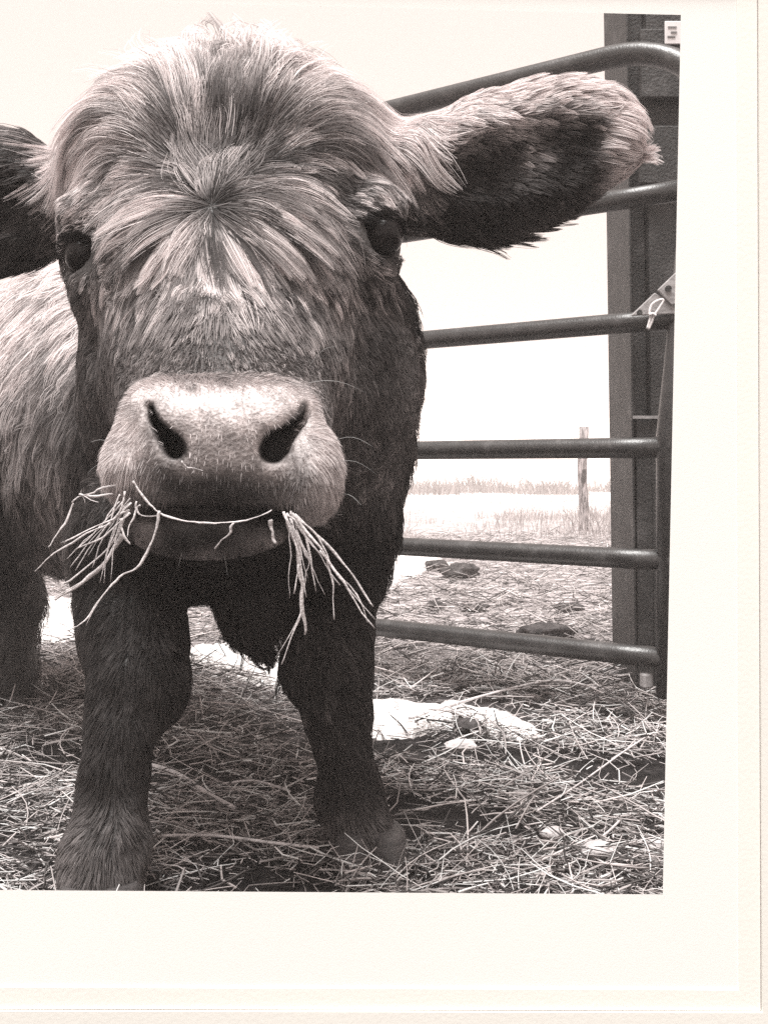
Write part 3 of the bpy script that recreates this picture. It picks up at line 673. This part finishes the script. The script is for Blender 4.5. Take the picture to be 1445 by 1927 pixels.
stalk([(532, 962), (556, 1012), (566, 1050), (552, 1118)], 4.2, .935, **RG)
stalk([(538, 965), (575, 1010), (594, 1112)], 4.8, .935, **RG)
stalk([(548, 965), (600, 1030), (645, 1095), (702, 1182)], 5.6, .925, 'longest hay stalk running from the right lip corner to the gate rail', 'single hay stalks in the mouth')
stalk([(555, 968), (620, 1030), (665, 1085), (702, 1142)], 5.4, .94, **RG)
stalk([(540, 980), (562, 1040), (568, 1120), (574, 1195)], 10, .97, 'broad dull hay blade hanging beside the front leg', 'single hay stalks in the mouth')
stalk([(560, 1062), (568, 1110), (562, 1165), (528, 1252)], 4.6, .935, 'thin hay stalk reaching down toward the snow between the legs', 'single hay stalks in the mouth')
stalk([(602, 1035), (632, 1075), (672, 1120), (692, 1172)], 3.6, .93, **RG)
stalk([(508, 978), (512, 1000), (518, 1024)], 8, .95, **RG)
stalk([(612, 1045), (626, 1100), (628, 1165)], 3.6, .932, **RG)
stalk([(560, 975), (598, 1010), (622, 1060)], 4.2, .93, **RG)
stalk([(545, 975), (570, 1030), (580, 1060), (572, 1100)], 4, .94, **RG)

for k in range(9):
    a = random.uniform(.15, .95); L = random.uniform(60, 150)
    stalk([(random.uniform(222, 248), random.uniform(930, 965)), (232 - L * a * .5, 955 + L * .35), (232 - L * a, 960 + L * (1.1 - a * .5))], random.uniform(2.0, 3.2), random.uniform(.928, .945), **LG)
for k in range(8):
    a = random.uniform(.0, .75); L = random.uniform(70, 170)
    stalk([(random.uniform(535, 558), random.uniform(960, 975)), (545 + L * a * .5, 965 + L * .5), (545 + L * a + random.uniform(-8, 8), 965 + L)], random.uniform(2.0, 3.4), random.uniform(.93, .95), **RG)

# ------------------------------------------------------------------ gate
GA = np.array([.573, 2.15]); GB = np.array([-.135, 2.663]); GD = (GB - GA)
def gpt(s, z, off=0.0):
    q = GA + GD * s; lean = .03 * max(z - .6, 0); return np.array([q[0] + lean, q[1] + off, z])
gate = empty('gate', (.3, 2.35, 0), 'tubular steel livestock gate with a bowed top rail beside the cow', 'gate')
RZ = [1.10, .841, .581, .352, .153]
for z in RZ:
    mb = MB(); mb.tube([gpt(s, z) for s in np.linspace(-.015, 1, 8)], .0215, 20); mb.build('rail', M_gate, gate, True)
mb = MB(); top = [gpt(s, 1.405) for s in np.linspace(1, .17, 12)]
for a in np.linspace(10, 90, 9): q = R(a); top.append(gpt(.17 - .24 * math.sin(q), 1.405 - .15 * (1 - math.cos(q))))
e = top[-1]; top += [np.array([e[0], e[1], 1.2])]
mb.tube(top, .024, 20); mb.build('top_rail', M_gate, gate, True)
mb = MB(); mb.tube([(gpt(0, .075)[0], 2.15, .075), (gpt(0, .6)[0], 2.15, .6), (gpt(-.06, 1.2)[0], 2.13, 1.22)], .0225, 20); mb.build('stile', M_gate, gate, True)
mb = MB(); mb.tube([gpt(1, .075), gpt(1, .7), gpt(1, 1.395)], .0225, 20); mb.build('stile', M_gate, gate, True)
# bolt lug near the stile foot
mb = MB(); mb.box((gpt(.06, 0)[0] + .005, 2.17, .105), (.022, .02, .03), .3); mb.build('lug', M_plate, gate, bevel=.004)
# gusset plates, in the plane of the gate
def plate(pts, Y, th, name, mat, parent, holes=()):
    n = len(pts); V = [P(u, v, Y) for u, v in pts] + [P(u, v, Y) + np.array([0, th, 0]) for u, v in pts]
    mb = MB(); mb.quadmesh(V, [tuple(range(n)), tuple(range(2 * n - 1, n - 1, -1))] + [(i, i + n, (i + 1) % n + n, (i + 1) % n) for i in range(n)])
    o = mb.build(name, mat, parent, bevel=.002)
    for u, v, r in holes:
        h = MB(); p = P(u, v, Y); h.tube([p + np.array([0, -.004, 0]), p + np.array([0, .003, 0])], r / F * Y, 14); h.build('bolt', M_post, o)
    return o
plate([(1186, 594), (1232, 550), (1258, 566), (1272, 582), (1272, 590)], 2.115, .006, 'gusset_plate', M_plate, gate, ((1203, 588, 5),))
plate([(1237, 545), (1290, 494), (1300, 560), (1264, 574)], 2.109, .006, 'gusset_plate', M_plate, gate, ((1257, 543, 6),))
# twine loop
mb = MB()
mb.tube(spline([P(u, v, 2.09) for u, v in ((1218, 618), (1224, 596), (1222, 588), (1226, 574), (1236, 566), (1248, 564), (1240, 580), (1230, 594), (1226, 606), (1220, 619))], 5), .0026, 8)
mb.tube(spline([P(u, v, 2.087) for u, v in ((1221, 592), (1228, 590), (1234, 594))], 4), .003, 8)
tag(mb.build('twine', M_twine, None, True), 'white twine knotted around a gate rail below the bolted plates', 'twine')

# ------------------------------------------------------------------ steel post behind the gate
post = empty('steel_post', (.62, 2.6, 0), 'tall dark steel column standing behind the end of the gate', 'post')
def pbox(u0, u1, Y0, Y1, z0, z1, name, mat, lean=-.016, bev=.003):
    V = []
    for z in (z0, z1):
        l = lean * (z / 1.5) ** 2 if z > .6 else 0
        for x, y in (((u0 - CU) / F * 2.5, Y0), ((u1 - CU) / F * 2.5, Y0), ((u1 - CU) / F * 2.5, Y1), ((u0 - CU) / F * 2.5, Y1)): V.append((x + l, y, z))
    mb = MB(); mb.quadmesh(V, [(0, 3, 2, 1), (4, 5, 6, 7), (0, 1, 5, 4), (1, 2, 6, 5), (2, 3, 7, 6), (3, 0, 4, 7)])
    return mb.build(name, mat, post, bevel=bev)
pbox(1196, 1200, 2.50, 2.75, -.02, 1.95, 'flange', M_post)
pbox(1200.6, 1232, 2.53, 2.60, -.02, 1.95, 'web', M_post)
pbox(1232.6, 1330, 2.50, 2.66, -.02, 1.95, 'flange', M_post)
pbox(1200.6, 1232, 2.503, 2.528, -.02, .66, 'cover_plate', M_post)
pbox(1190, 1262, 2.490, 2.498, .655, .662, 'weld_seam', M_plate, 0, 0)
pbox(1206, 1330, 2.465, 2.495, 1.20, 1.335, 'cross_plate', M_post)
pbox(1212, 1330, 2.465, 2.495, 1.40, 1.56, 'cross_plate', M_post)
tg = MB(); T0 = P(1256, 76, 2.44); tg.box((T0[0] + .03, 2.455, T0[2] + .025), (.066, .004, .054)); t_ = tg.build('tag', M_tag, bevel=.002)
tag(t_, 'small white tag with grey marks fixed high on the steel column', 'tag')
for dx, dz, a in ((-.008, .012, .020), (-.004, .0, .014), (-.010, -.010, .018)):
    k = MB(); k.box((T0[0] + .022 + dx, 2.4518, T0[2] + .025 + dz), (a, .0016, .0032), 0); k.build('mark', M_ink, t_)

# ------------------------------------------------------------------ small things on the ground
def lump(name, u, v, ru, rv, mat, label, cat, group=None, seed=0, fl=.9, rough=.3):
    x, y = gp(u, v); s = y / F; n = 26; V = []
    rx, rz, ry = ru * s, rv * s, ru * s * fl
    for i in range(n + 1):
        for k in range(2 * n):
            a, b = math.pi * i / n, math.pi * k / n; d = np.array([math.sin(a) * math.cos(b), math.sin(a) * math.sin(b), math.cos(a)])
            q = 1 + rough * float(fbm(np.array(d[0] + seed), np.array(d[1]), np.array(d[2]), .55, 4, 60 + seed)); V.append((x + rx * d[0] * q, y + ry * d[1] * q, float(ground_z(np.array(x), np.array(y))) + rz * .5 + (.026 if y < 2.7 else .012) + rz * max(d[2], -.8) * q))
    mb = MB(); mb.quadmesh(V, [(i * 2 * n + k, (i + 1) * 2 * n + k, (i + 1) * 2 * n + (k + 1) % (2 * n), i * 2 * n + (k + 1) % (2 * n)) for i in range(n) for k in range(2 * n)])
    tag(mb.build(name, mat, None, True), label, cat, group)
DG = 'dark dung clods on the trampled ground'
lump('dung_clod', 865, 1090, 36, 14, M_clod, 'dark dung clod beside the snow beyond the upper part of the gate', 'dung', DG, 1)
lump('dung_clod', 822, 1078, 20, 12, M_clod, 'smaller pale-edged clod just left of the farthest dark clod', 'dung', DG, 2)
lump('dung_clod', 1030, 1212, 50, 20, M_clod, 'large dark dung lump behind the lowest gate rail', 'dung', DG, 3)
lump('dung_clod', 1112, 1222, 18, 9, M_clod, 'small dark clod between the large lump and the steel column', 'dung', DG, 4)
lump('dung_clod', 1070, 1152, 26, 8, M_clod, 'flat dark clod beyond the two lowest gate rails near the column', 'dung', DG, 5)
lump('dung_clod', 820, 1148, 18, 8, M_clod, 'small dark clod beyond the lowest rail near the cow', 'dung', DG, 6)
lump('dung_clod', 892, 1150, 24, 6, M_clod, 'thin dark clod midway between the lowest two rails', 'dung', DG, 7)
lump('dung_clod', 880, 1402, 26, 13, M_clod, 'dark lump just below the long strip of snow', 'dung', DG, 8)
lump('dung_clod', 780, 1456, 28, 10, M_clod, 'black clod in the hay right of the front hoof', 'dung', DG, 9)
ST = 'pale stones lying in the hay'
lump('stone', 1124, 1642, 36, 15, M_stone, 'flat pale stone in the hay near the bottom right corner', 'stone', ST, 11, .7, .16)
lump('stone', 866, 1436, 30, 11, M_stone, 'flat pale stone below the strip of snow', 'stone', ST, 12, .7, .2)
lump('stone', 1236, 1622, 18, 11, M_stone, 'small pale stone at the right edge of the hay', 'stone', ST, 13, .7, .2)
lump('stone', 1040, 1612, 20, 14, M_stone, 'small greyish stone left of the flat pale stone', 'stone', ST, 14, .7, .3)
def twig(pts, r, label):
    mb = MB(); x, Y = gp(*pts[0]); mb.tube(spline([P(u, v, Y) for u, v in pts], 5), [r * (1 - .5 * i / (5 * (len(pts) - 1))) for i in range(5 * (len(pts) - 1) + 1)], 8)
    tag(mb.build('twig', M_twig, None, True), label, 'twig', 'dark twigs standing in the hay')
twig([(966, 1295), (965, 1275), (967, 1248)], .0045, 'short thick dark twig upright in the hay under the lowest rail')
twig([(838, 1302), (848, 1272), (860, 1235)], .003, 'leaning dark twig left of the short upright twig')
twig([(1190, 1345), (1200, 1328), (1212, 1312)], .004, 'dark twig leaning at the foot of the steel column')
twig([(745, 1290), (758, 1262), (772, 1258)], .0025, 'thin bent dark twig close to the front leg')
twig([(945, 1500), (960, 1478), (972, 1455)], .002, 'thin dark twig in the hay right of the front hooves')
# long pale stems lying on the hay
def stem(p, w, label):
    pts = []
    for u, v in p:
        x, y = gp(u, v + 12); pts.append((x, y, float(ground_z(np.array(x), np.array(y))) + .036))
    mb = MB(); mb.tube(spline(pts, 5), w, 7); tag(mb.build('dry_stem', M_hay, None, True), label, 'dry stem', 'long dry stems lying on the hay')
stem([(270, 1468), (330, 1488), (385, 1530), (440, 1568)], .0035, 'thick pale dry stem lying between the front hooves')
stem([(290, 1628), (400, 1622), (520, 1630), (600, 1634)], .0022, 'long pale stem lying across the hay in front of the hooves')
stem([(420, 1510), (480, 1498), (545, 1522)], .002, 'slim pale stem nearest the right front leg on its inner side')
stem([(770, 1370), (900, 1330), (1040, 1300), (1140, 1318)], .003, 'long arched pale stem between the snow strip and the column')
stem([(1010, 1560), (1090, 1500), (1180, 1440), (1230, 1410)], .0016, 'long pale stem slanting up toward the column foot')
stem([(1130, 1610), (1150, 1590), (1168, 1572)], .0018, 'short pale stem sticking out behind the flat stone')

# ------------------------------------------------------------------ the field behind
fp = empty('fence_post', (2.46, 13.1, 0), 'weathered wooden fence post standing alone in the misty field', 'post')
mb = MB(); Y = 9.0
r0 = 8.5 / F * Y
mb.tube([P(1097, 1010, Y) * [1, 1, 0] + np.array([0, 0, z]) + np.array([.008 * math.sin(z * 9), 0, 0]) for z in np.linspace(-.05, .5 + .385, 9)], [r0 * (1.05 - .06 * math.sin(i * 2.1)) for i in range(9)], 12)
fp.location = (P(1097, 1000, Y)[0], Y, 0); bpy.context.view_layer.update(); mb.build('timber', M_wood, fp, True)
mb = MB(); mb.box((P(1097, 900, Y)[0], Y - r0 - .002, .47), (.03, .01, .11)); mb.build('bracket', M_twig, fp)
def tufts(name, N, xr, yr, h0, h1, W, mat_c, label, cl=0):
    if cl:
        ccx = rng.uniform(*xr, cl); ccy = rng.uniform(*yr, cl); k = rng.integers(0, cl, N); hh = rng.uniform(.45, 1.3, cl)
        x = ccx[k] + rng.normal(size=N) * .022 * ccy[k]; y = ccy[k] + rng.normal(size=N) * .3; hs = hh[k] ** 2 * np.exp(-((x - ccx[k]) / (.03 * ccy[k])) ** 2)
    else: x = rng.uniform(*xr, N); y = yr[0] + (yr[1] - yr[0]) * rng.random(N) ** 1.4; hs = np.ones(N)
    L = (h0 + (h1 - h0) * rng.random(N)) * hs; t = np.linspace(0, 1, 4); a = rng.random(N) * 6.28; s = rng.random(N) * .7
    Q = np.stack([x[:, None] + np.cos(a)[:, None] * s[:, None] * L[:, None] * t ** 1.5, y[:, None] + np.sin(a)[:, None] * s[:, None] * L[:, None] * t ** 1.5,
                  ground_z(x, y)[:, None] + L[:, None] * t * (1 - .25 * s[:, None] * t)], -1)
    v = mat_c[0] + (mat_c[1] - mat_c[0]) * rng.random(N); C = np.stack([v * 1.05, v * .965, v * .96], -1)[:, None].repeat(4, 1)
    o = strands(name, Q, W * (.6 + .8 * rng.random(N)), C, M_straw); tag(o, label, 'dry grass', kind='stuff')
tufts('grass', 9000, (-1, 7), (7, 18), .02, .12, .006, (.25, .6), 'short dry grass poking out of the pale field', 60)
tufts('tall_grass', 2600, (.5, 2.6), (7.6, 11.5), .03, .24, .005, (.2, .5), 'taller dry grass around the foot of the wooden fence post', 40)
tufts('far_scrub', 9000, (-3, 10), (20.5, 24.5), .06, .36, .022, (.16, .36), 'dark scrub along the far edge of the field', 30)

# ------------------------------------------------------------------ white mat and frame standing round the view
YM = .875
frame = empty('picture_frame', (0, YM, 0), 'white picture frame with a wide white mat standing around the cow scene', 'picture frame')
def slabring(outer, inner, Y, th, name, mat, edge=None):
    """ring between two px quads (tl,tr,br,bl), front face at Y, thickness th"""
    V = [P(u, v, Y) for u, v in outer] + [P(u, v, Y) for u, v in inner]; n = 4
    V += [p + np.array([0, th, 0]) + (p - P(350, 850, Y)) * (.004 if i >= 4 else 0) for i, p in enumerate(list(V))]
    Fs = []
    for i in range(4):
        j = (i + 1) % 4
        Fs += [(i, i + 4, j + 4, j), (i + 8, j + 8, j + 12, i + 12), (i, j, j + 8, i + 8), (i + 4, i + 12, j + 12, j + 4)]
    mb = MB(); mb.quadmesh(V, Fs); return mb.build(name, mat, frame)
OPEN = [(-560, -16), (1281, 27), (1247, 1684), (-560, 1672)]
S1 = [(-640, -32), (1386, -10), (1390, 1864), (-640, 1856)]
S2 = [(-680, -44), (1424, -22), (1431, 1903), (-680, 1898)]
S3 = [(-760, -64), (1520, -42), (1528, 2095), (-760, 2095)]
slabring(S1, OPEN, YM, .0008, 'mat_board', M_mat)
slabring(S2, S1, YM - .001, .012, 'slip', M_inner)
# moulding: sloping inner face then flat top
def loft(q0, Y0, q1, Y1, q2, Y2, q3, Y3, name, mat):
    V = []
    for q, Y in ((q0, Y0), (q1, Y1), (q2, Y2), (q3, Y3)): V += [P(u, v, Y) for u, v in q]
    Fs = [(r * 4 + i, (r + 1) * 4 + i, (r + 1) * 4 + (i + 1) % 4, r * 4 + (i + 1) % 4) for r in range(3) for i in range(4)] + [(12 + i, i, (i + 1) % 4, 12 + (i + 1) % 4) for i in range(4)]
    mb = MB(); mb.quadmesh(V, Fs); return mb.build(name, mat, frame)
def grow_q(q, d): return [(q[0][0] - d, q[0][1] - d), (q[1][0] + d, q[1][1] - d), (q[2][0] + d, q[2][1] + d), (q[3][0] - d, q[3][1] + d)]
loft(grow_q(S2, 1.3), YM - .0005, grow_q(S2, 4), YM - .003, S3, YM - .003, S3, YM + .02, 'moulding', M_mould)
slabring(grow_q(S2, 1.2), S2, YM + .0005, .01, 'painted_shadow_line', M_shadow_line)  # coloured strip standing in for the shadow line between slip and moulding

# ------------------------------------------------------------------ haze
mh = bpy.data.materials.new('haze'); mh.use_nodes = True; n_ = mh.node_tree; n_.nodes.clear()
pv = n_.nodes.new('ShaderNodeVolumePrincipled'); pv.inputs['Density'].default_value = .013; pv.inputs['Color'].default_value = (1, .93, .9, 1); pv.inputs['Anisotropy'].default_value = .0
oo = n_.nodes.new('ShaderNodeOutputMaterial'); n_.links.new(pv.outputs[0], oo.inputs['Volume'])
mb = MB(); mb.box((0, 350, 1.5), (820, 720, 5.0)); hz = mb.build('haze', mh); tag(hz, 'pale mist over the field', 'haze', kind='stuff')
HAZE = True
if not HAZE: bpy.data.objects.remove(hz)
